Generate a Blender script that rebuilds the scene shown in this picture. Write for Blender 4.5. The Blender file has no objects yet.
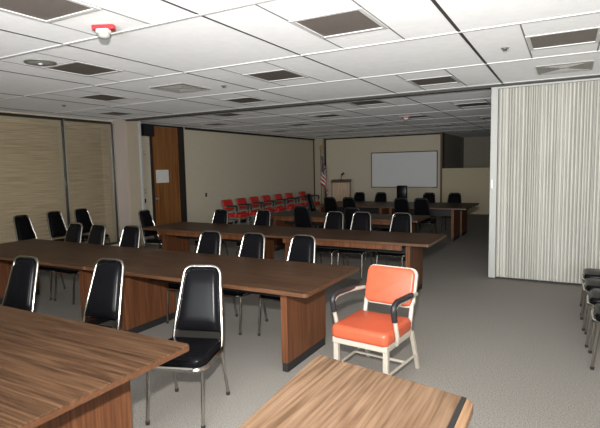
import bpy, bmesh, math, random
from mathutils import Vector, Matrix
random.seed(7)
sc = bpy.context.scene
COL = sc.collection
PI = math.pi

# ------------------------------------------------------------------ helpers
def R(d): return math.radians(d)

class MB:
    """collects shapes; build() links them as ONE mesh object"""
    def __init__(s): s.bm = bmesh.new()
    def _xf(s, vs, M):
        if M is not None: bmesh.ops.transform(s.bm, matrix=M, verts=vs)
    def box(s, x0, x1, y0, y1, z0, z1, bev=0, seg=2, M=None):
        t = bmesh.new()
        bmesh.ops.create_cube(t, size=1)
        for v in t.verts:
            v.co = Vector((x0+(v.co.x+.5)*(x1-x0), y0+(v.co.y+.5)*(y1-y0), z0+(v.co.z+.5)*(z1-z0)))
        if bev: bmesh.ops.bevel(t, geom=list(t.edges), offset=bev, segments=seg, profile=.5, affect='EDGES')
        s.join(t, M); return s
    def join(s, t, M=None):
        if M is not None: bmesh.ops.transform(t, matrix=M, verts=list(t.verts))
        me = bpy.data.meshes.new('tmp'); t.to_mesh(me); t.free()
        s.bm.from_mesh(me); bpy.data.meshes.remove(me)
    def tube(s, pts, r, n=8, cap=True, r2=None):
        pts = [Vector(p) for p in pts]
        rings = []; prev = None
        for i, p in enumerate(pts):
            if i == 0: d = pts[1]-p
            elif i == len(pts)-1: d = p-pts[i-1]
            else: d = (pts[i+1]-p).normalized()+(p-pts[i-1]).normalized()
            d.normalize()
            if prev is None:
                a = d.orthogonal().normalized()
            else:
                a = prev-d*prev.dot(d)
                a = a.normalized() if a.length > 1e-6 else d.orthogonal().normalized()
            prev = a; b = d.cross(a)
            rr = r if r2 is None else r+(r2-r)*i/(len(pts)-1)
            rings.append([s.bm.verts.new(p+a*math.cos(2*PI*k/n)*rr+b*math.sin(2*PI*k/n)*rr) for k in range(n)])
        for i in range(len(rings)-1):
            for k in range(n):
                s.bm.faces.new((rings[i][k], rings[i][(k+1) % n], rings[i+1][(k+1) % n], rings[i+1][k]))
        if cap:
            s.bm.faces.new(rings[0][::-1]); s.bm.faces.new(rings[-1])
        return s
    def prism(s, poly, z0, z1, bev=0, seg=2, M=None):
        t = bmesh.new()
        a = [t.verts.new((x, y, z0)) for x, y in poly]; b = [t.verts.new((x, y, z1)) for x, y in poly]
        n = len(poly)
        t.faces.new(a[::-1]); t.faces.new(b)
        for i in range(n): t.faces.new((a[i], a[(i+1) % n], b[(i+1) % n], b[i]))
        bmesh.ops.recalc_face_normals(t, faces=list(t.faces))
        if bev:
            es = [e for e in t.edges if abs(e.verts[0].co.z-e.verts[1].co.z) < 1e-6]
            bmesh.ops.bevel(t, geom=es, offset=bev, segments=seg, profile=.5, affect='EDGES')
        s.join(t, M); return s
    def lathe(s, prof, n=24, M=None):
        t = bmesh.new(); rings = []
        for r, z in prof:
            rings.append([t.verts.new((r*math.cos(2*PI*k/n), r*math.sin(2*PI*k/n), z)) for k in range(n)])
        for i in range(len(rings)-1):
            for k in range(n):
                t.faces.new((rings[i][k], rings[i][(k+1) % n], rings[i+1][(k+1) % n], rings[i+1][k]))
        t.faces.new(rings[0][::-1]); t.faces.new(rings[-1])
        bmesh.ops.recalc_face_normals(t, faces=list(t.faces))
        s.join(t, M); return s
    def quad(s, a, b, c, d):
        s.bm.faces.new([s.bm.verts.new(p) for p in (a, b, c, d)]); return s
    def build(s, name, m, parent=None, smooth=False, angle=40):
        me = bpy.data.meshes.new(name); s.bm.to_mesh(me); s.bm.free()
        me.materials.append(m)
        if smooth:
            for p in me.polygons: p.use_smooth = True
            try: me.set_sharp_from_angle(angle=R(angle))
            except Exception: pass
        o = bpy.data.objects.new(name, me); COL.objects.link(o)
        if parent is not None: o.parent = parent
        return o

def fillet(pts, r, n=5):
    pts = [Vector(p) for p in pts]; out = [pts[0]]
    for i in range(1, len(pts)-1):
        p, a, b = pts[i], pts[i-1], pts[i+1]
        da, db = (a-p), (b-p)
        q = min(r, da.length*.49, db.length*.49)
        A, B_ = p+da.normalized()*q, p+db.normalized()*q
        for k in range(n+1):
            t = k/n
            out.append(A*(1-t)**2+p*2*t*(1-t)+B_*t*t)
    out.append(pts[-1]); return out

def rrect(x0, x1, y0, y1, r, n=5):
    P = []
    for cx, cy, a in ((x1-r, y0+r, -90), (x1-r, y1-r, 0), (x0+r, y1-r, 90), (x0+r, y0+r, 180)):
        for k in range(n+1):
            t = R(a+90*k/n); P.append((cx+r*math.cos(t), cy+r*math.sin(t)))
    return P

def thing(name, label, cat, loc=(0, 0, 0), rz=0, group=None):
    o = bpy.data.objects.new(name, None); COL.objects.link(o)
    o.empty_display_size = .1
    o.location = loc; o.rotation_euler = (0, 0, rz)
    return tag(o, label, cat, group)
def tag(o, label, cat, group=None):
    o['label'] = label; o['category'] = cat
    if group: o['group'] = group
    return o
def struct(o):
    o['kind'] = 'structure'; return o
def dup(src, loc, rz, label, group=None):
    r = src.copy(); COL.objects.link(r)
    r.location = loc; r.rotation_euler = (0, 0, rz); r['label'] = label
    if group: r['group'] = group
    for ch in list(src.children):
        c = ch.copy(); COL.objects.link(c); c.parent = r
        for g in list(ch.children):
            d = g.copy(); COL.objects.link(d); d.parent = c
    return r

# ------------------------------------------------------------------ materials
def mat(name, col, rough=.6, metal=0, spec=.5, coat=0):
    m = bpy.data.materials.new(name); m.use_nodes = True
    b = m.node_tree.nodes['Principled BSDF']
    b.inputs['Base Color'].default_value = (*col, 1); b.inputs['Roughness'].default_value = rough
    b.inputs['Metallic'].default_value = metal; b.inputs['Specular IOR Level'].default_value = spec
    b.inputs['Coat Weight'].default_value = coat
    return m
def nodes(m):
    nt = m.node_tree
    return nt, nt.nodes, nt.links, nt.nodes['Principled BSDF']
def ramp(n, stops):
    r = n.new('ShaderNodeValToRGB')
    e = r.color_ramp.elements
    e[0].position, e[0].color = stops[0][0], (*stops[0][1], 1)
    e[1].position, e[1].color = stops[-1][0], (*stops[-1][1], 1)
    for p, c in stops[1:-1]:
        x = e.new(p); x.color = (*c, 1)
    return r
def noisy(name, c0, c1, scale=60, rough=.9, detail=3, bump=0, stretch=(1, 1, 1), spec=.3, lo=.3, hi=.7, coords='Object'):
    m = mat(name, c0, rough, 0, spec); nt, n, l, b = nodes(m)
    tc = n.new('ShaderNodeTexCoord'); mp = n.new('ShaderNodeMapping'); mp.inputs['Scale'].default_value = stretch
    no = n.new('ShaderNodeTexNoise'); no.inputs['Scale'].default_value = scale; no.inputs['Detail'].default_value = detail
    r = ramp(n, [(lo, c0), (hi, c1)])
    l.new(tc.outputs[coords], mp.inputs[0]); l.new(mp.outputs[0], no.inputs['Vector'])
    l.new(no.outputs['Fac'], r.inputs[0]); l.new(r.outputs[0], b.inputs['Base Color'])
    if bump:
        bp = n.new('ShaderNodeBump'); bp.inputs['Strength'].default_value = bump; bp.inputs['Distance'].default_value = .01
        l.new(no.outputs['Fac'], bp.inputs['Height']); l.new(bp.outputs[0], b.inputs['Normal'])
    return m
def wood(name, dark, mid, light, axis='x', rough=.35, scale=1.0, coat=.0, spec=.5):
    m = mat(name, mid, rough, 0, spec, coat); nt, n, l, b = nodes(m)
    tc = n.new('ShaderNodeTexCoord')
    st = {'x': (.55, 9, 9), 'y': (9, .55, 9), 'z': (9, 9, .55)}[axis]
    st2 = {'x': (2.2, 70, 70), 'y': (70, 2.2, 70), 'z': (70, 70, 2.2)}[axis]
    mp = n.new('ShaderNodeMapping'); mp.inputs['Scale'].default_value = [s*scale for s in st]
    no = n.new('ShaderNodeTexNoise'); no.inputs['Scale'].default_value = 1.0; no.inputs['Detail'].default_value = 3
    no.inputs['Distortion'].default_value = .6
    # rings: sine of the stretched noise gives cathedral figure
    mul = n.new('ShaderNodeMath'); mul.operation = 'MULTIPLY'; mul.inputs[1].default_value = 34
    sn = n.new('ShaderNodeMath'); sn.operation = 'SINE'
    l.new(tc.outputs['Object'], mp.inputs[0]); l.new(mp.outputs[0], no.inputs['Vector'])
    l.new(no.outputs['Fac'], mul.inputs[0]); l.new(mul.outputs[0], sn.inputs[0])
    mp2 = n.new('ShaderNodeMapping'); mp2.inputs['Scale'].default_value = [s*scale for s in st2]
    no2 = n.new('ShaderNodeTexNoise'); no2.inputs['Scale'].default_value = 1.0; no2.inputs['Detail'].default_value = 4
    l.new(tc.outputs['Object'], mp2.inputs[0]); l.new(mp2.outputs[0], no2.inputs['Vector'])
    ma = n.new('ShaderNodeMath'); ma.operation = 'MULTIPLY_ADD'; ma.inputs[1].default_value = .085; 
    l.new(sn.outputs[0], ma.inputs[0]); l.new(no2.outputs['Fac'], ma.inputs[2])
    r = ramp(n, [(.28, dark), (.5, mid), (.75, light)])
    l.new(ma.outputs[0], r.inputs[0]); l.new(r.outputs[0], b.inputs['Base Color'])
    return m

M = {}
M['carpet'] = noisy('carpet', (.18, .168, .150), (.345, .325, .297), 110, 1, 5, .10, spec=.05, lo=.34, hi=.66)
M['ceil'] = noisy('ceiling_tile', (.61, .61, .62), (.67, .67, .68), 9, .95, 2, 0, spec=.1)
M['ceil'].node_tree.nodes['Principled BSDF'].inputs['Sheen Weight'].default_value = .6
M['ceil'].node_tree.nodes['Principled BSDF'].inputs['Sheen Roughness'].default_value = .6
M['tee'] = mat('white_tee', (.85, .85, .84), .5)
M['slot'] = mat('dark_air_slot', (.055, .053, .05), .7)
M['slotgrey'] = mat('grey_tile_joint', (.25, .245, .24), .8)  # real tile joints, and the painted shadow line beside each tee
M['louver'] = noisy('light_louver', (.19, .165, .15), (.24, .21, .19), 70, .55, 2, 0, (1, 1, 1))
M['fixframe'] = mat('fixture_frame', (.78, .78, .77), .45)
M['diff'] = noisy('diffuser_grey', (.40, .39, .37), (.48, .47, .45), 40, .7)
M['wallbeige'] = noisy('beige_wall_fabric', (.62, .56, .44), (.68, .62, .49), 60, .95, 3, 0, (1, 1, .12), spec=.1)
M['colwall'] = mat('column_paint', (.47, .40, .35), .9, 0, .2)
M['colside'] = mat('column_side_paint', (.50, .43, .33), .9, 0, .2)
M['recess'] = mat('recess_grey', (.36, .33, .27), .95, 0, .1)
M['halfwall'] = noisy('half_wall_tan', (.54, .47, .33), (.58, .51, .37), 30, .9, spec=.2)
M['darktrim'] = mat('dark_trim', (.022, .018, .015), .6)
M['brownwood'] = mat('brown_wood_trim', (.12, .065, .04), .5)
M['alu'] = mat('aluminium', (.62, .63, .64), .32, .9)
M['greyalu'] = mat('grey_paint_metal', (.42, .43, .44), .45, .2)
M['darkalu'] = mat('dark_aluminium', (.09, .085, .075), .35, .5)
M['jamb'] = mat('pale_jamb', (.55, .56, .57), .5)
M['partition'] = noisy('partition_vinyl', (.48, .47, .43), (.56, .55, .505), 14, .55, 3, 0, (1, 1, .1), spec=.3)
M['partwhite'] = mat('partition_post', (.43, .435, .415), .45)
M['blackrub'] = mat('black_rubber', (.012, .012, .012), .6)
M['blind'] = noisy('blind_tan', (.50, .40, .26), (.80, .69, .50), 3.5, .6, 4, 0, (.5, .5, 16), spec=.4)
M['tabletop'] = wood('walnut_laminate', (.032, .0155, .008), (.066, .033, .0165), (.112, .060, .031), 'x', .42, spec=.2)
M['toptan'] = wood('light_walnut_laminate', (.085, .048, .026), (.145, .088, .052), (.195, .125, .078), 'y', .5, spec=.25)
M['edge'] = wood('walnut_edge', (.075, .032, .014), (.09, .038, .018), (.11, .05, .025), 'x', .4)
M['edgetan'] = wood('light_walnut_edge', (.14, .075, .04), (.22, .125, .065), (.30, .18, .1), 'y', .45)
M['pedestal'] = wood('walnut_panel', (.075, .027, .011), (.12, .045, .019), (.165, .068, .03), 'z', .45, .8, spec=.3)
M['doorwood'] = wood('door_veneer', (.17, .065, .018), (.26, .105, .032), (.34, .15, .05), 'z', .35, .5)
M['lectern'] = wood('lectern_oak', (.38, .24, .13), (.48, .32, .19), (.56, .39, .24), 'z', .5, .6)
M['vinyl'] = mat('black_vinyl', (.005, .005, .006), .24, 0, .08)
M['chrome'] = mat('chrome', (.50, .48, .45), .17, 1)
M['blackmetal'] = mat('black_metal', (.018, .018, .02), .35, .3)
M['orange'] = noisy('orange_vinyl', (.43, .078, .034), (.47, .09, .042), 12, .38, 2, spec=.45)
M['red'] = noisy('red_vinyl', (.60, .022, .017), (.66, .028, .023), 12, .45, 2, spec=.4)
M['cream'] = mat('cream_metal', (.41, .37, .31), .4)
M['greymetal'] = mat('greygreen_metal', (.22, .23, .19), .45)
M['armblack'] = mat('black_arm_rubber', (.014, .014, .016), .5)
M['redplastic'] = mat('red_plastic', (.55, .025, .03), .4)
M['whiteplastic'] = mat('white_plastic', (.75, .75, .72), .4)
M['lensgrey'] = mat('strobe_lens', (.36, .37, .33), .25)
M['paper'] = noisy('paper', (.72, .72, .70), (.80, .80, .78), 18, .9)
M['board'] = mat('whiteboard', (.80, .82, .82), .35)
M['gold'] = mat('gold_metal', (.7, .45, .1), .3, 1)
M['plate'] = mat('beige_plate', (.52, .45, .32), .5)

# flag cloth: thirteen stripes and a blue canton with white dots, from a UV map
fm = mat('flag_cloth', (.6, .1, .1), .8); nt, n, l, b = nodes(fm)
uv = n.new('ShaderNodeUVMap'); sp = n.new('ShaderNodeSeparateXYZ'); l.new(uv.outputs[0], sp.inputs[0])
def mth(op, a, v):
    x = n.new('ShaderNodeMath'); x.operation = op
    l.new(a, x.inputs[0])
    if hasattr(v, 'default_value') or hasattr(v, 'links'): l.new(v, x.inputs[1])
    else: x.inputs[1].default_value = v
    return x.outputs[0]
st = mth('LESS_THAN', mth('FRACT', mth('MULTIPLY', sp.outputs[1], 6.5), 0), .5)
can = mth('MULTIPLY', mth('LESS_THAN', sp.outputs[0], .4), mth('LESS_THAN', sp.outputs[1], .54))
mx = n.new('ShaderNodeMix'); mx.data_type = 'RGBA'; mx.inputs['A'].default_value = (.85, .84, .80, 1); mx.inputs['B'].default_value = (.50, .025, .03, 1)
l.new(st, mx.inputs['Factor'])
vor = n.new('ShaderNodeTexVoronoi'); vor.inputs['Scale'].default_value = 18; vor.inputs['Randomness'].default_value = 0
l.new(uv.outputs[0], vor.inputs['Vector'])
dot = mth('LESS_THAN', vor.outputs['Distance'], .25)
mb = n.new('ShaderNodeMix'); mb.data_type = 'RGBA'; mb.inputs['A'].default_value = (.012, .018, .07, 1); mb.inputs['B'].default_value = (.72, .72, .72, 1)
l.new(dot, mb.inputs['Factor'])
m3 = n.new('ShaderNodeMix'); m3.data_type = 'RGBA'
l.new(can, m3.inputs['Factor']); l.new(mx.outputs['Result'], m3.inputs['A']); l.new(mb.outputs['Result'], m3.inputs['B'])
l.new(m3.outputs['Result'], b.inputs['Base Color'])
M['flag'] = fm

# thin window glass
gm = bpy.data.materials.new('window_glass'); gm.use_nodes = True
nt = gm.node_tree; nt.nodes.clear()
o_ = nt.nodes.new('ShaderNodeOutputMaterial'); tr = nt.nodes.new('ShaderNodeBsdfTransparent'); gl = nt.nodes.new('ShaderNodeBsdfGlossy')
gl.inputs['Roughness'].default_value = .03; fr = nt.nodes.new('ShaderNodeFresnel'); fr.inputs['IOR'].default_value = 1.45
mxs = nt.nodes.new('ShaderNodeMixShader'); tr.inputs[0].default_value = (.97, .97, .96, 1)
nt.links.new(fr.outputs[0], mxs.inputs[0]); nt.links.new(tr.outputs[0], mxs.inputs[1]); nt.links.new(gl.outputs[0], mxs.inputs[2])
nt.links.new(mxs.outputs[0], o_.inputs[0])
M['glass'] = gm

# ------------------------------------------------------------------ room
G = 1.524                # ceiling module
H = 2.80
XW, XE, YS, YN = -4.95, 6.3, -4.6, 14.6
YR = 18.5                # back of the recess
struct(MB().box(XW-.3, XE+.2, YS-.2, YR+.2, -.1, 0).build('floor', M['carpet']))

# ceiling tiles, with openings for the recessed lights
I0, I1, J0, J1 = -4, 5, -4, 13
def lit(i, j): return (i+j) % 2 != 0
LX0, LX1 = .305, .695
vis = [(-3, 2), (-3, 4), (-3, 6), (-3, 8), (-2, 1), (-2, 3), (-2, 5), (-2, 7), (-2, 9), (-1, 0), (-1, 2), (-1, 4), (-1, 6), (-1, 8),
       (0, -1), (0, 1), (0, 3), (0, 5), (0, 7), (0, 9), (1, 0), (1, 2), (1, 4), (1, 6), (2, 1), (-3, 0), (2, -1), (-1, -2)]
visset = set(vis)
c = MB()
def tile(x0, x1, y0, y1):
    x0, x1 = max(x0, XW-.2), min(x1, XE+.1); y0, y1 = max(y0, YS-.1), min(y1, YR+.1)
    if x1 > x0 and y1 > y0: c.quad((x0, y0, H), (x0, y1, H), (x1, y1, H), (x1, y0, H))
for i in range(I0, I1):
    for j in range(J0, J1):
        x, y = i*G, j*G
        if (i, j) in visset:
            a0, a1 = x+LX0*G, x+LX1*G; b0, b1 = y+LX0*G, y+LX1*G
            tile(x, a0, y, y+G); tile(a1, x+G, y, y+G); tile(a0, a1, y, b0); tile(a0, a1, b1, y+G)
        else: tile(x, x+G, y, y+G)
c.box(XW-.3, XE+.2, YS-.2, YR+.2, H+.14, H+.2)
struct(c.build('ceiling', M['ceil']))
# grid: white tees run across the room, dark air slots run along it
t = MB()
for j in range(J0, J1):
    y = j*G
    if YS < y < YN: t.box(XW, XE, y-.014, y+.014, H-.006, H+.001)
struct(t.build('trim_1', M['tee']))
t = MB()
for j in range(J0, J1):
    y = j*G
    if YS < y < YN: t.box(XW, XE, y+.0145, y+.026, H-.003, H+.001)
struct(t.build('trim_11', M['slotgrey']))  # grey strip on each tee's far side stands in for its shadow
t = MB()
for i in range(I0, I1):
    x = i*G
    w = .008 if i != 2 else .013
    if x > XW: t.box(x-w, x+w, YS, YN, H-.004, H+.002)
struct(t.build('trim_2', M['slot']))
t = MB()
for (i, j) in vis:
    x, y = i*G, j*G
    for a in (LX0, LX1):
        t.box(x+a*G-.006, x+a*G+.006, y+.016, y+G-.016, H-.003, H+.001)
    for a in (LX0, LX1):
        t.box(x+LX0*G, x+LX1*G, y+a*G-.005, y+a*G+.005, H-.003, H+.001)
struct(t.build('trim_3', M['slotgrey']))

# walls
w = MB()
struct(MB().box(XW-.2, XW, 4.95, YN+.2, 0, H).build('wall_left', M['wallbeige']))
w = MB(); w.box(XW-.2, XW, YS, .9, 0, H); w.box(XW-.2, XW, .9, 4.7, 0, .06); w.box(XW-.2, XW, .9, 4.7, 2.74, H); w.box(XW-.2, XW, 4.7, 4.96, 0, H)
w.box(XW-.3, XW-.2, .8, 5, 0, H)
struct(w.build('wall_window', M['wallbeige']))
XR = .02
struct(MB().box(XW-.2, XR, YN, YN+.12, 0, H).build('wall_back', M['wallbeige']))
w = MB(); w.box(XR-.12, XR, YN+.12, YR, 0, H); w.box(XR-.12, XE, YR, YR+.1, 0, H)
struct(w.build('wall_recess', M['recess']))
struct(MB().box(XR+.05, XE, YN-.3, YN-.18, 0, 1.56).build('wall_half', M['halfwall']))
struct(MB().box(XE, XE+.15, YS, YR, 0, H).build('wall_right', M['wallbeige']))
RX0, RX1, RZ0, RZ1 = 1.2, 6.1, .95, 2.55      # unseen window strip behind the camera, added to let in fill light
w = MB(); w.box(XW-.2, RX0, YS-.15, YS, 0, H); w.box(RX1, XE+.15, YS-.15, YS, 0, H)
w.box(RX0, RX1, YS-.15, YS, 0, RZ0); w.box(RX0, RX1, YS-.15, YS, RZ1, H)
struct(w.build('wall_front', M['wallbeige']))
f = MB()
for k in range(5):
    xx = RX0+(RX1-RX0)*k/4; f.box(max(RX0, xx-.03), min(RX1, xx+.03), YS-.10, YS-.03, RZ0, RZ1)
f.box(RX0, RX1, YS-.10, YS-.03, RZ0, RZ0+.05); f.box(RX0, RX1, YS-.10, YS-.03, RZ1-.05, RZ1)
wo = struct(f.build('window_3', M['greyalu']))
MB().box(RX0, RX1, YS-.068, YS-.062, RZ0+.05, RZ1-.05).build('pane', M['glass'], wo)
# round-off corner post between the left and the back wall, with dark reveals
struct(MB().box(XW, XW+.37, YN-.2, YN, 0, H).build('wall_corner', M['colside']))
t = MB(); t.box(XW+.001, XW+.012, YN-.28, YN-.2, 0, H); t.box(XW+.37, XW+.43, YN-.03, YN-.001, 0, H)
t.box(XW+.001, XW+.03, 6.98, YN-.2, H-.06, H-.001); t.box(XW+.37, XR, YN-.03, YN-.001, H-.05, H-.001)
struct(t.build('trim_4', M['darktrim']))
struct(MB().box(XR-.02, XR+.05, YN-.31, YN-.001, 0, H).build('trim_5', M['brownwood']))
# baseboards
t = MB(); t.box(XW, XW+.012, 7.02, YN-.2, 0, .10)
struct(t.build('baseboard_left', M['darktrim']))
t = MB(); t.box(XW+.37, XR-.02, YN-.012, YN, 0, .10)
struct(t.build('baseboard_back', M['darktrim']))
# column at the track end
struct(MB().box(XW, -4.56, 4.68, 5.02, 0, H).build('wall_column', M['colwall']))
struct(MB().box(-4.559, -4.54, 4.69, 5.01, 0, H-.001).build('trim_6', M['colside']))
struct(MB().box(-4.60, -4.52, 5.021, 5.085, 0, H-.002, .006).build('trim_7', M['jamb']))
# partition track across the ceiling
t = MB(); t.box(-4.539, XE, 4.665, 4.77, H-.035, H-.001)
struct(t.build('trim_8', M['slot']))

# windows with mullions
def window(idx, y0, y1):
    f = MB()
    for a in (y0, y1-.014): f.box(XW-.06, XW+.01, a, a+.014, .06, 2.74, .004)
    f.box(XW-.06, XW+.01, y0, y1, .06, .11, .004); f.box(XW-.06, XW+.01, y0, y1, 2.722, 2.74, .004)
    o = struct(f.build('window_%d' % idx, M['darkalu']))
    MB().box(XW-.012, XW-.006, y0+.014, y1-.014, .11, 2.722).build('pane', M['glass'], o)
    return o
window(1, .95, 3.47); window(2, 3.47, 4.68)
t = MB(); t.box(XW+.02, XW+.035, 3.462, 3.478, .06, 2.74, .004); t.box(XW+.02, XW+.035, 4.655, 4.675, .06, 2.74, .004)
struct(t.build('trim_9', M['alu']))
struct(MB().box(XW+.001, XW+.03, .9, 4.62, 2.741, 2.765).build('trim_10', M['darktrim']))
def blind(y0, y1, label):
    o = thing('window_blind', label, 'blind', (XW-.13, (y0+y1)/2, 0), 0, 'blinds behind the window glass')
    hw = (y1-y0)/2
    s = MB(); k = 0
    z = .14
    while z < 2.62:
        jit = random.uniform(-.003, .003)
        s.quad((.006+jit, -hw, z), (.006, hw, z+random.uniform(-.002, .002)), (-.005, hw, z+.025), (-.005+jit, -hw, z+.025))
        z += .0235
    s.build('slats', M['blind'], o)
    MB().box(-.02, .02, -hw, hw, 2.63, 2.70, .004).build('head_rail', M['blind'], o)
    MB().box(-.012, .012, -hw, hw, .115, .135).build('bottom_rail', M['blind'], o)
    cd = MB()
    for f in (-.7, 0, .7): cd.tube([(.017, hw*f, .12), (.017, hw*f, 2.63)], .0025, 5)
    cd.build('ladder_cord', M['blind'], o)
blind(1.0, 3.43, 'closed tan slatted blind behind the wide left-hand window')
blind(3.51, 4.64, 'closed tan slatted blind behind the narrow window beside the column')

# door on the left wall
DY0, DY1 = 5.79, 6.69
d = MB(); d.box(XW, XW+.035, DY0-.06, DY0, 0, H-.005); d.box(XW, XW+.035, DY1, DY1+.21, 0, H-.005); d.box(XW, XW+.035, DY0-.06, DY1+.21, H-.045, H-.005)
do = struct(d.build('door_1', M['darktrim']))
MB().box(XW+.002, XW+.02, DY0+.004, DY1-.004, .01, H-.05, .002).build('door_leaf', M['doorwood'], do)
hd = MB(); hd.lathe([(.028, 0), (.028, .012), (.012, .014), (.012, .04), (.028, .045), (.03, .065), (.02, .08)], 16,
        Matrix.Translation((XW+.02, DY0+.07, 1.0)) @ Matrix.Rotation(R(90), 4, 'Y')); hd.build('door_handle', M['alu'], do, True)
tag(MB().box(XW+.0225, XW+.0245, 5.87, 6.30, 1.38, 1.70).build('paper_notice', M['paper']), 'white paper notice taped to the brown wooden door', 'paper')
o = thing('wall_speaker', 'black box mounted high on the wall left of the wooden door', 'speaker', (XW, 5.58, 2.50))
MB().box(0.003, .16, -.17, .17, 0, .28, .008).build('cabinet', M['blackmetal'], o)
MB().box(.161, .168, -.15, .15, .02, .26, .003).build('grille', M['blackrub'], o)
o = thing('light_switch', 'beige light switch plate on the wall between column and wooden door', 'switch', (XW, 5.52, 1.20))
MB().box(.001, .009, -.045, .045, -.06, .06, .003).build('plate', M['plate'], o); MB().box(.009, .02, -.008, .008, -.014, .014).build('toggle', M['whiteplastic'], o)
o = thing('wall_socket', 'small dark wall socket below the beige switch beside the wooden door', 'socket', (XW, 5.50, .97))
MB().box(.001, .01, -.03, .03, -.05, .05, .003).build('plate', M['blackmetal'], o); MB().box(.01, .013, -.015, .015, -.03, .03).build('outlet_face', M['blackrub'], o)
o = thing('wall_socket', 'small dark wall socket on the bare beige wall right of the wooden door', 'socket', (XW, 7.74, .98))
MB().box(.001, .01, -.035, .035, -.055, .055, .003).build('plate', M['blackmetal'], o); MB().box(.01, .013, -.015, .015, -.03, .03).build('outlet_face', M['blackrub'], o)
o = thing('thermostat', 'small pale thermostat high on the wall between column and door', 'thermostat', (XW, 5.54, 2.10))
MB().box(.001, .025, -.04, .04, -.05, .05, .005).build('housing', M['plate'], o); MB().box(.025, .028, -.02, .02, 0, .03).build('dial', M['whiteplastic'], o)

# ------------------------------------------------------------------ ceiling things
def mk_light(loc, label):
    o = thing('ceiling_light', label, 'ceiling light', loc, 0, 'unlit square ceiling lights')
    h = (LX1-LX0)*G/2-.004; f = MB()
    for a, b_ in ((-h, -h+.034), (h-.034, h)):
        f.box(a, b_, -h, h, -.009, .05); f.box(-h+.034, h-.034, a, b_, -.009, .05)
    f.build('frame', M['fixframe'], o)
    g = MB(); k = h-.034
    g.box(-k, k, -k, k, -.003, .006)
    g.build('lens', M['louver'], o)
    g = MB(); g.box(-h, h, -h, h, .05, .11); g.build('housing', M['greymetal'], o)
    return o
rows = {}
for (i, j) in vis: rows.setdefault(j, []).append(i)
vis_named = [v for v in vis if v not in ((-3, 0), (2, -1), (-1, -2))]
rows = {}
for (i, j) in vis_named: rows.setdefault(j, []).append(i)
rowname = {-1: 'in the row nearest the camera', 0: 'in the second row from the camera', 1: 'in the third row from the camera', 2: 'in the row just before the folding wall track',
           3: 'in the first row beyond the folding wall track', 4: 'in the second row beyond the folding wall track', 5: 'in the third row beyond the folding wall track',
           6: 'in the fourth row beyond the folding wall track', 7: 'in the fifth row beyond the folding wall track', 8: 'in the last row but one by the back wall', 9: 'in the last row by the back wall'}
posn = {1: ['the only one'], 2: ['the left one', 'the right one'], 3: ['leftmost of three', 'middle of three', 'rightmost of three'],
        4: ['leftmost of four', 'second from left', 'third from left', 'rightmost of four']}
proto = None
for (i, j) in vis:
    loc = ((i+.5)*G, (j+.5)*G, H)
    if (i, j) in vis_named:
        r_ = sorted(rows[j]); lab = 'unlit ceiling light %s, %s' % (rowname[j], posn[len(r_)][r_.index(i)])
    else: continue
    if proto is None: proto = mk_light(loc, lab)
    else: dup(proto, loc, 0, lab)
def mk_vent(i, j, label):
    o = thing('air_diffuser', label, 'air vent', ((i+.5)*G, (j+.5)*G, H-.012), 0, 'grey air diffusers in the ceiling')
    h = .29; f = MB()
    for a, b_ in ((-h, -h+.03), (h-.03, h)):
        f.box(a, b_, -h, h, 0, .011); f.box(-h+.03, h-.03, a, b_, 0, .011)
    f.build('frame', M['diff'], o)
    f = MB(); f.box(-h+.03, h-.03, -h+.03, h-.03, .004, .011); f.build('face', M['diff'], o)
    f = MB()
    for k in range(1, 5):
        q = .048*k
        for a, b_ in ((-q-.006, -q), (q, q+.006)):
            f.box(a, b_, -q, q, .0, .004); f.box(-q, q, a, b_, .0, .004)
    f.build('rings', M['diff'], o)
mk_vent(-1, 1, 'grey square air diffuser in the ceiling above the space before the wooden door')
mk_vent(2, 2, 'grey square air diffuser in the ceiling just before the pleated wall')
# fire alarm strobes
def alarm(loc, label):
    o = thing('fire_alarm', label, 'fire alarm', loc, R(25), 'red fire alarms on the ceiling')
    MB().box(-.085, .085, -.03, .03, -.035, 0, .008).build('base', M['redplastic'], o)
    MB().prism(rrect(-.05, .05, -.045, .03, .02), -.062, -.035, .004).build('body', M['whiteplastic'], o)
    MB().lathe([(.045, -.062), (.042, -.085), (.028, -.098), (.01, -.1)], 16).build('strobe_lens', M['lensgrey'], o, True)
alarm((.49*G, -.13*G, H-.001), 'red and white fire alarm strobe on the near ceiling at upper left')
alarm((.40*G, 5.36*G, H-.001), 'small red and white fire alarm on the far ceiling beyond the track')
o = thing('downlight', 'round recessed downlight with a silver rim in the ceiling at upper left', 'ceiling light', (-.53*G, .2*G, H))
MB().lathe([(.15, -.001), (.148, -.010), (.135, -.012)], 28).build('rim', M['greymetal'], o)
MB().lathe([(.118, -.0125), (.10, -.014), (.06, -.018)], 28).build('reflector', M['diff'], o)
MB().lathe([(.022, -.018), (.024, -.026), (.012, -.03)], 12).build('lamp_bulb', M['whiteplastic'], o, True)
def sprink(x, y, label):
    o = thing('sprinkler_head', label, 'sprinkler', (x, y, H), 0, 'sprinkler heads in the ceiling')
    MB().lathe([(.04, -.001), (.038, -.006), (.012, -.008), (.01, -.014)], 14).build('escutcheon', M['greymetal'], o)
    MB().lathe([(.008, -.014), (.008, -.018), (.024, -.02), (.022, -.023)], 12).build('deflector', M['blackmetal'], o)
sprink(2.175*G, 1.55*G, 'small dark sprinkler head in the ceiling in front of the pleated wall')
sprink(-.12*G, 1.63*G, 'small dark sprinkler head in the ceiling left of centre')
sprink(-2.28*G, 1.61*G, 'small dark sprinkler head in the ceiling near the window blinds')

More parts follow.
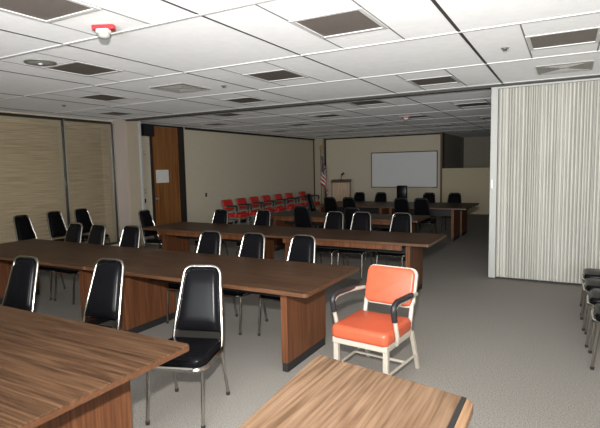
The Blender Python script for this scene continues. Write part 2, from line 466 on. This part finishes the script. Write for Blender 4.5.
# ------------------------------------------------------------------ folding partition
o = thing('folding_partition', 'pale pleated folding wall drawn halfway across the room at right', 'folding wall', (2.895, 4.717, 0))
pl = MB(); bm = pl.bm
L = 3.3; zz0, zz1 = .035, H-.06; x = .10; k = 0; prev = None; pts = []
while x < L:
    p = random.choice((.014, .018, .022, .024, .03)); dep = random.uniform(.054, .062)
    pts += [(x, -dep+random.uniform(0, .015)), (x+p*.3, -dep), (x+p*.8, -.028+random.uniform(-.008, .008)), (x+p, -.03)]
    x += p*1.9
    pts += [(x-p*.35, -.032)]
for (x, y) in pts:
    a = bm.verts.new((x, y, zz0)); b_ = bm.verts.new((x, y, zz1)); 
    if prev: bm.faces.new((prev[0], a, b_, prev[1]))
    prev = (a, b_)
pl.build('front_pleats', M['partition'], o)
pl = MB(); bm = pl.bm; prev = None
for (x, y) in pts:
    a = bm.verts.new((x, -y, zz0)); b_ = bm.verts.new((x, -y, zz1))
    if prev: bm.faces.new((prev[1], b_, a, prev[0]))
    prev = (a, b_)
pl.build('rear_pleats', M['partition'], o)
MB().box(0, .095, -.075, .075, .02, H-.055, .008).build('lead_post', M['partwhite'], o)
hh = MB(); hh.box(.018, .05, -.10, -.075, 1.33, 1.46, .005); hh.build('pull_handle', M['whiteplastic'], o)
MB().box(.02, L, -.02, .02, .008, .04).build('bottom_sweep', M['blackrub'], o)
MB().box(0, L, -.082, .06, H-.062, H-.037, .003).build('top_channel', M['partwhite'], o)

# ------------------------------------------------------------------ tables
def table(x0, x1, y0, y1, label, ap=None, inset=.31, ped=.18, top='tabletop', group='walnut conference tables', inset_left=None):
    cx, cy = (x0+x1)/2, (y0+y1)/2
    o = thing('conference_table', label, 'table', (cx, cy, 0), 0, group)
    hx, hy = (x1-x0)/2-.002, (y1-y0)/2-.002
    MB().prism(rrect(-hx, hx, -hy, hy, .025, 3), .705, .74, .004, 2).build('tabletop', M[top], o)
    e = MB(); 
    P = rrect(-hx-.002, hx+.002, -hy-.002, hy+.002, .027, 3); Q = rrect(-hx, hx, -hy, hy, .025, 3)
    for k in range(len(P)):
        a, b_ = P[k], P[(k+1) % len(P)]
        e.quad((*a, .708), (*b_, .708), (*b_, .736), (*a, .736))
    e.build('edge_band', M['edge'], o)
    for s in (-1, 1):
        xa = s*(hx-(inset_left if s < 0 and inset_left else inset))
        p = MB().box(xa-.03, xa+.03, -hy+ped, hy-ped, .075, .705, .003).build('pedestal', M['pedestal'], o)
        MB().box(xa-.026, xa+.026, -hy+ped+.004, hy-ped-.004, 0, .075).build('kick_plate', M['blackrub'], p)
    if ap:
        MB().box(-hx+inset+.031, hx-inset-.031, -hy+ap, -hy+ap+.025, .64, .704).build('apron', M['pedestal'], o)
    MB().box(-hx+inset+.031, hx-inset-.031, -.012, .012, .52, .704).build('stretcher', M['blackmetal'], o)
    return o
table(-.42, 2.105, -1.95, -.876, 'large walnut conference table in the left foreground with grain along its length')
table(-.341, 2.184, .311, 1.392, 'walnut table end-on behind the orange armchair, right half of the second row')
table(-2.866, -.343, .311, 1.392, 'walnut table by the window blinds, left half of the second row')
table(.06, 2.455, 2.918, 3.883, 'walnut table behind the orange armchair back, right half of the third row', .02)
table(-2.337, .058, 2.918, 3.883, 'walnut table in front of the wooden door, left half of the third row', .02)
table(-1.6, 1.65, 5.36, 6.3, 'dark walnut table standing alone just beyond the folding wall track', .05, .29, .12)
table(.17, 2.0, 7.95, 8.75, 'dark walnut table in the near far row, right end by the folding wall', None, .3, .05, inset_left=.12)
table(-1.66, .168, 7.95, 8.75, 'dark walnut table in the near far row, in front of the lectern', None, .12, .05)
table(.17, 2.02, 8.76, 9.56, 'dark walnut table pushed behind another, nearest the whiteboard', None, .3, .05, inset_left=.12)
table(-1.66, .168, 8.76, 9.56, 'dark walnut table pushed behind another, nearest the lectern', None, .12, .05)
# light walnut table in the foreground (far edge slants a little)
o = thing('side_table', 'light walnut table in the centre foreground with a dark strip along its right edge', 'table', (3.18, -1.5, 0))
P = [(-.27, -.55), (.332, -.55), (.345, .648), (-.388, .79), (-.395, .785), (-.392, .76)]
P = [(-.30, -.50), (.338, -.50), (.346, .655), (.20, .69), (-.372, .798), (-.388, .795), (-.386, .765)]
MB().prism(P, .70, .74, .004).build('tabletop', M['toptan'], o)
MB().prism([(.338, -.50), (.364, -.50), (.366, .648), (.346, .655)], .70, .7405, .002).build('edge_strip', M['blackrub'], o)
MB().prism([(.364, -.50), (.402, -.50), (.400, .60), (.388, .628), (.366, .648)], .70, .74, .004).build('edge_rail', M['edgetan'], o)
MB().box(-.02, .04, -.40, .45, .07, .70, .003).build('pedestal', M['pedestal'], o)
MB().box(-.2, .22, -.38, .43, 0, .07, .004).build('base', M['blackrub'], o)

# ------------------------------------------------------------------ stacking chairs (face -y)
def stacking_chair(label, frame, loc, rz, group):
    o = thing('stacking_chair', label, 'chair', loc, rz, group)
    fm_ = M[frame]
    s = MB(); s.prism(rrect(-.205, .205, -.225, .19, .07, 6), .395, .462, .026, 3); s.build('seat', M['vinyl'], o, True, 60)
    f = MB(); P = rrect(-.208, .208, -.23, .19, .07, 6)
    P3 = [(x, y, .392) for x, y in P]; f.tube(P3+[P3[0]], .016, 8)
    for xx in (-.11, .11): f.box(xx-.012, xx+.012, -.2, .17, .384, .40)
    f.build('seat_frame', fm_, o, True)
    # back loop
    def by(z): return .19+(z-.40)*.30
    a = MB()
    path = fillet([(-.19, by(.37), .37), (-.186, by(.50), .50), (-.138, by(.955), .955), (.138, by(.955), .955), (.186, by(.50), .50), (.19, by(.37), .37)], .07, 6)
    a.tube(path, .0135, 10); a.tube([(-.184, by(.50)+.004, .50), (.184, by(.50)+.004, .50)], .008, 6)
    a.build('back_frame', fm_, o, True)
    # tapered back pad
    p = bmesh.new(); r0 = []
    nz, nx = 12, 14
    def w(z):
        q = (z-.505)/(.94-.505); ww = .174+(.128-.174)*q
        if q > .86: ww -= .035*((q-.86)/.14)**2
        return ww
    fr_, bk = [], []
    for iz in range(nz+1):
        z = .505+(.94-.505)*iz/nz
        rowf, rowb = [], []
        for ix in range(nx+1):
            u = -1+2*ix/nx; uz = -1+2*iz/nz
            bulge = .034*(1-abs(u)**9)*(1-abs(uz)**10)
            rowf.append(p.verts.new((u*w(z), by(z)-.008-bulge, z))); rowb.append(p.verts.new((u*w(z), by(z)+.012, z)))
        fr_.append(rowf); bk.append(rowb)
    for iz in range(nz):
        for ix in range(nx):
            p.faces.new((fr_[iz][ix], fr_[iz][ix+1], fr_[iz+1][ix+1], fr_[iz+1][ix]))
            p.faces.new((bk[iz][ix+1], bk[iz][ix], bk[iz+1][ix], bk[iz+1][ix+1]))
    for iz in range(nz):
        p.faces.new((bk[iz][0], fr_[iz][0], fr_[iz+1][0], bk[iz+1][0])); p.faces.new((fr_[iz][nx], bk[iz][nx], bk[iz+1][nx], fr_[iz+1][nx]))
    for ix in range(nx):
        p.faces.new((fr_[0][ix+1], fr_[0][ix], bk[0][ix], bk[0][ix+1])); p.faces.new((fr_[nz][ix], fr_[nz][ix+1], bk[nz][ix+1], bk[nz][ix]))
    b_ = MB(); b_.join(p); b_.build('backrest', M['vinyl'], o, True, 60)
    for sx in (-1, 1):
        for top, bot in (((sx*.19, -.20, .385), (sx*.195, -.235, .02)), ((sx*.195, .165, .385), (sx*.205, .25, .02))):
            lg = MB().tube([top, bot], .0125, 8).build('leg', fm_, o, True)
            MB().tube([(bot[0], bot[1], .025), (bot[0], bot[1], 0)], .015, 8).build('glide', M['blackrub'], lg)
    return o
GT = 'black stacking chairs around the walnut tables'
first = None; firstb = None
def chair(tx, ty, rz, label, group=GT, frame='chrome'):
    """tx, ty: middle of the back's top edge; rz: turn from facing -y"""
    global first, firstb
    off = Vector((0, .35, 0)); off.rotate(Matrix.Rotation(rz, 3, 'Z'))
    loc = (tx-off.x, ty-off.y, 0)
    if frame == 'chrome':
        if first is None: first = stacking_chair(label, frame, loc, rz, group); return first
        return dup(first, loc, rz, label, group)
    if firstb is None: firstb = stacking_chair(label, frame, loc, rz, group); return firstb
    return dup(firstb, loc, rz, label, group)
chair(1.465, -.015, R(19), 'black chrome-legged chair at the right corner of the foreground table, seen whole')
chair(.57, -.12, R(6), 'black chrome-framed chair at the foreground table, left of the fully visible chair')
chair(-.24, -.33, R(6), 'black chrome-framed chair at the far left picture edge behind the foreground table')
for tx, ty, rz, lab in ((-2.28, 1.66, 0, 'black chair leftmost of six along the far side of the second row tables'),
                        (-1.79, 1.66, -2, 'black chair second from left of six along the far side of the second row tables'),
                        (-1.18, 1.69, 4, 'black chair third from left of six along the far side of the second row tables'),
                        (.215, 1.62, 2, 'black chair fourth from left of six along the far side of the second row tables'),
                        (.80, 1.66, 0, 'black chair fifth from left of six along the far side of the second row tables'),
                        (1.41, 1.71, -3, 'black chair rightmost of six along the far side of the second row tables')):
    chair(tx, ty, R(rz), lab)
for tx, ty, rz, lab in ((-1.61, 4.15, 2, 'black chair leftmost of five behind the third row tables, before the first red armchairs'),
                        (-.77, 4.27, -3, 'black chair second from left of five behind the third row tables'),
                        (.58, 4.32, 0, 'black chair middle of five behind the third row tables'),
                        (1.02, 4.39, 2, 'black chair fourth from left of five behind the third row tables'),
                        (1.665, 4.42, -2, 'black chair rightmost of five behind the third row tables')):
    chair(tx, ty, R(rz), lab)
GW = 'black stacking chairs along the windows'
chair(-4.42, 2.16, R(96), 'black chair against the window blinds, leftmost of three in a row', GW)
chair(-4.56, 2.87, R(92), 'black chair against the window blinds, middle of three in a row', GW)
chair(-4.55, 3.45, R(88), 'black chair against the window blinds, nearest the column', GW)
chair(-2.93, 3.56, R(92), 'black chair at the left head of the third row table, before the wooden door')
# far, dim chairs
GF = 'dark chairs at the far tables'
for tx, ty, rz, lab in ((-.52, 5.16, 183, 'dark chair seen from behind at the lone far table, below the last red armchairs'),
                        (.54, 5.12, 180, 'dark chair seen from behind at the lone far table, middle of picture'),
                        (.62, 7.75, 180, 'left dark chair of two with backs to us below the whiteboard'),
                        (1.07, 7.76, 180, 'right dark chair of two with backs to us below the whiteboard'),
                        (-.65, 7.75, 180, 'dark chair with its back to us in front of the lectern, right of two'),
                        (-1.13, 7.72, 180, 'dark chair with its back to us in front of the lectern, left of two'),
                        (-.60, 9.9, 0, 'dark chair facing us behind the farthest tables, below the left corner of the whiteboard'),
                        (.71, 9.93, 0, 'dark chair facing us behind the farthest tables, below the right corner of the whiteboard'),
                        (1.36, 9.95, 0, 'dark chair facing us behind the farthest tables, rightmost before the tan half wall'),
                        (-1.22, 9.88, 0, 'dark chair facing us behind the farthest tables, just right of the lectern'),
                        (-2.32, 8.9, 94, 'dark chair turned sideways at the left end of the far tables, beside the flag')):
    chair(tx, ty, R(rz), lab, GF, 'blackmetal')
# high-backed swivel chair under the whiteboard
o = thing('swivel_chair', 'tall-backed black office chair standing in front of the whiteboard', 'chair', (-.22, 10.45, 0), R(8))
MB().prism(rrect(-.23, .23, -.24, .22, .08), .44, .52, .025, 3).build('seat', M['vinyl'], o, True, 60)
MB().box(-.15, .15, .20, .27, .60, 1.12, .03, 3).build('backrest', M['vinyl'], o, True, 60)
MB().box(-.03, .03, .24, .29, .42, .75, .005).build('back_support', M['blackmetal'], o)
MB().tube([(0, 0, .08), (0, 0, .45)], .025, 10).build('gas_column', M['blackmetal'], o)
for k in range(5):
    a = R(72*k); lg = MB().tube([(0, 0, .10), (.27*math.cos(a), .27*math.sin(a), .065)], .018, 8, True, .012).build('leg', M['blackmetal'], o)
    MB().lathe([(.012, -.02), (.028, -.012), (.028, .012), (.012, .02)], 12, Matrix.Translation((.27*math.cos(a), .27*math.sin(a), .029)) @ Matrix.Rotation(R(90), 4, 'X')).build('caster', M['blackrub'], lg)
GR = 'black chairs lined up at the right edge'
for fx, fy, rz, lab in ((4.08, 3.42, -90, 'black chair at the right picture edge, nearest the pleated wall'),
                        (4.08, 2.88, -89, 'black chair at the right picture edge, second from the pleated wall'),
                        (4.10, 2.36, -91, 'black chair at the right picture edge, third from the pleated wall'),
                        (4.12, 1.84, -90, 'black chair at the right picture edge, fourth from the pleated wall and nearest us')):
    chair(fx+.215+.35, fy, R(rz), lab, GR)

# ------------------------------------------------------------------ armchairs (face -y)
def armchair(label, vinyl, metal, loc, rz, group=None):
    o = thing('armchair', label, 'armchair', loc, rz, group)
    m = M[metal]
    s = MB(); s.prism(rrect(-.24, .24, -.28, .21, .045, 5), .365, .475, .034, 4); s.build('seat', M[vinyl], o, True, 60)
    f = MB(); f.box(-.232, .232, -.262, .215, .325, .375, .008); f.build('seat_frame', m, o)
    for sx in (-1, 1):
        MB().box(sx*.21-.02, sx*.21+.02, -.25, -.21, 0, .33, .006).build('leg', m, o)
        # rear leg: slants back below the seat
        b_ = MB(); pts = [(.19, .36), (.225, .36), (.375, 0), (.335, 0)]
        b_.prism([(y, z) for y, z in pts], -.016, .016, .004, 2,
                 Matrix.Translation((sx*.228, 0, 0)) @ Matrix(((0, 0, 1, 0), (1, 0, 0, 0), (0, 1, 0, 0), (0, 0, 0, 1))))
        b_.build('leg', m, o)
    # back posts and shell
    def by(z): return .22+(z-.37)*.30
    for sx in (-1, 1): MB().tube([(sx*.205, by(.34), .34), (sx*.205, by(.56), .56), (sx*.19, by(.74)+.02, .74)], .018, 8).build('back_post', m, o, True)
    T = Matrix.Translation((0, by(.68)+.01, .68)) @ Matrix.Rotation(R(90-16.7), 4, 'X')
    MB().prism(rrect(-.225, .225, -.165, .165, .06, 6), -.022, .012, .006, 2, T).build('back_shell', m, o, True)
    MB().prism(rrect(-.212, .212, -.153, .153, .052, 6), .010, .052, .018, 3, T).build('backrest', M[vinyl], o, True, 60)
    # arms
    for sx in (-1, 1):
        up = MB(); xs = sx*.258
        up.tube(fillet([(sx*.236, -.10, .345), (xs, -.13, .40), (xs, -.20, .62), (xs, -.155, .668), (xs, .06, .665), (sx*.235, by(.64)-.005, .645)], .05, 5), .0165, 8)
        a = up.build('arm_frame', m, o, True)
        pd = MB()
        pd.tube(fillet([(xs, -.183, .55), (xs, -.21, .655), (xs, -.15, .688), (xs, .13, .676)], .05, 6), .023, 10)
        pd.build('arm_pad', M['armblack'], a, True)
    st = MB()
    for sx in (-1, 1): st.tube([(sx*.212, -.225, .135), (sx*.232, .285, .135)], .011, 8)
    st.tube([(-.222, .10, .135), (.222, .10, .135)], .011, 8)
    st.build('stretcher', m, o, True)
    return o
armchair('orange vinyl armchair with cream metal frame and black arm pads in the open aisle', 'orange', 'cream', (2.565, .73, 0), R(-6))
GA = 'red armchairs along the left wall'
red = None
for k, (y, lab) in enumerate(((7.97, 'red armchair first in the row along the beige wall, nearest the wooden door'), (8.64, 'red armchair second from the wooden door along the beige wall'),
              (9.30, 'red armchair third from the wooden door along the beige wall'), (9.97, 'red armchair in the middle of the row of seven along the beige wall'),
              (10.69, 'red armchair third from the flag along the beige wall'), (11.40, 'red armchair second from the flag along the beige wall'),
              (12.35, 'red armchair last in the row along the beige wall, nearest the flag'))):
    if red is None: red = armchair(lab, 'red', 'greymetal', (-4.08, y, 0), R(90), GA)
    else: dup(red, (-4.08, y, 0), R(90), lab, GA)

# ------------------------------------------------------------------ back wall things
o = thing('whiteboard', 'large whiteboard with a brown wooden frame on the back wall', 'whiteboard', (-1.395, YN, 1.53))
hx, hz = 1.21, .625
MB().box(-hx, hx, -.022, -.004, -hz, hz).build('writing_surface', M['board'], o)
f = MB(); f.box(-hx-.03, hx+.03, -.035, -.003, hz, hz+.035); f.box(-hx-.03, hx+.03, -.035, -.003, -hz-.035, -hz)
f.box(-hx-.03, -hx, -.035, -.003, -hz, hz); f.box(hx, hx+.03, -.035, -.003, -hz, hz)
f.build('frame', M['brownwood'], o)
MB().box(-hx*.9, hx*.9, -.085, -.036, -hz-.035, -hz-.022).build('pen_tray', M['alu'], o)
o = thing('lectern', 'light wooden lectern with a microphone in front of the back wall', 'lectern', (-3.44, 13.6, 0), R(20))
MB().box(-.34, .34, -.24, .22, .06, 1.12, .006).build('body', M['lectern'], o)
MB().box(-.36, .36, -.26, .24, 0, .06).build('base', M['darktrim'], o)
f = MB(); f.box(-.37, .37, -.29, .26, -.015, .015, .004, 2, Matrix.Translation((0, 0, 1.165)) @ Matrix.Rotation(R(8), 4, 'X')); f.build('top', M['brownwood'], o)
f = MB(); f.box(-.345, -.31, -.252, -.241, .06, 1.12); f.box(.31, .345, -.252, -.241, .06, 1.12); f.build('corner_trim', M['brownwood'], o)
o2 = thing('microphone', 'black gooseneck microphone on top of the light wooden lectern', 'microphone', (-3.44, 13.6, 1.215))
MB().lathe([(.05, .0), (.05, .015), (.02, .025)], 14).build('base', M['blackmetal'], o2)
MB().tube(fillet([(0, 0, .02), (0, 0, .10), (.06, -.03, .20)], .05), .012, 8).build('gooseneck', M['blackmetal'], o2, True)
MB().tube([(.03, -.02, .175), (.13, -.06, .24)], .032, 10).build('microphone_head', M['blackrub'], o2, True)
# flag on a stand in the corner
o = thing('flag_stand', 'striped flag with a blue canton hanging on a pole in the far corner', 'flag', (-4.44, 13.95, 0))
MB().lathe([(.16, 0), (.16, .03), (.05, .07), (.02, .10)], 20).build('base', M['gold'], o, True)
MB().tube([(0, 0, .08), (0, 0, 2.34)], .014, 8).build('pole', M['brownwood'], o, True)
MB().lathe([(.012, 2.34), (.03, 2.36), (.05, 2.42), (.03, 2.47), (.006, 2.50)], 14).build('finial', M['gold'], o, True)
me = bpy.data.meshes.new('flag_cloth'); nu, nv = 26, 26; V = []; F = []; UV = []
for iv in range(nv+1):
    v = iv/nv
    for iu in range(nu+1):
        u = iu/nu
        # hoist along the pole, fly falling down in folds
        fall = u*(.78-.15*v)
        spread = .34*math.sin(min(1, u*1.6)*PI/2)*(.55+.45*v)
        xx = .016+spread*(1-.25*u)+.018*math.sin(u*12+v*3)
        yy = -.02+.05*math.sin(u*15+v*5)-.03*v
        zz = 2.14-v*1.1-fall
        V.append((xx, yy, zz)); UV.append((u, v))
for iv in range(nv):
    for iu in range(nu):
        a = iv*(nu+1)+iu; F.append((a, a+1, a+nu+2, a+nu+1))
me.from_pydata(V, [], F); ul = me.uv_layers.new(name='UVMap')
for lp in me.loops: ul.data[lp.index].uv = UV[lp.vertex_index]
for p in me.polygons: p.use_smooth = True
me.materials.append(M['flag'])
fo = bpy.data.objects.new('flag_cloth', me); COL.objects.link(fo); fo.parent = o
sol = fo.modifiers.new('s', 'SOLIDIFY'); sol.thickness = .004

# ------------------------------------------------------------------ light
yaw_ = .505262
def lamp(name, kind, loc, energy, col=(1, 1, 1), size=.05, rot=(0, 0, 0), size_y=None):
    d = bpy.data.lights.new(name, kind); d.energy = energy; d.color = col
    if kind == 'AREA':
        d.size = size
        if size_y: d.shape = 'RECTANGLE'; d.size_y = size_y
    else: d.shadow_soft_size = size
    o = bpy.data.objects.new(name, d); COL.objects.link(o); o.location = loc; o.rotation_euler = rot
    return o
CAM = Vector((3.88138, -2.82920, 1.688))
fl = lamp('camera_flash', 'SPOT', (3.85, -2.83, 2.03), 1300, (1, .975, .945), .04, (R(90+16), 0, yaw_+.08))
fl.data.spot_size = R(150); fl.data.spot_blend = 1
# soft fill light, added outside the assumed window strip behind the camera
lamp('window_daylight', 'AREA', ((RX0+RX1)/2, YS-.2, (RZ0+RZ1)/2), 600, (.93, .97, 1), RX1-RX0, (R(90), 0, 0), RZ1-RZ0)

wd = bpy.data.worlds.new('World'); sc.world = wd; wd.use_nodes = True
wd.node_tree.nodes['Background'].inputs[0].default_value = (.8, .85, 1, 1); wd.node_tree.nodes['Background'].inputs[1].default_value = .05

# ------------------------------------------------------------------ camera
f_, pit, yaw, rol = 484.4383, .0956498, .505262, -.0203244
fx = Vector((-math.sin(yaw), math.cos(yaw), 0)); rr = Vector((math.cos(yaw), math.sin(yaw), 0)); uu = Vector((0, 0, 1))
fw = fx*math.cos(pit)-uu*math.sin(pit); up = uu*math.cos(pit)+fx*math.sin(pit)
r2 = rr*math.cos(rol)+up*math.sin(rol); up2 = up*math.cos(rol)-rr*math.sin(rol)
cd = bpy.data.cameras.new('camera'); cd.sensor_width = 36; cd.lens = f_/600*36; cd.clip_start = .05
co = bpy.data.objects.new('camera', cd); COL.objects.link(co)
mw = Matrix((r2, up2, -fw)).transposed().to_4x4(); mw.translation = CAM; co.matrix_world = mw
sc.camera = co
vs = sc.view_settings
sc.display_settings.display_device = 'sRGB'
vs.view_transform = 'Standard'; vs.look = 'None'; vs.gamma = 1; vs.use_curve_mapping = False
vs.exposure = 0.0
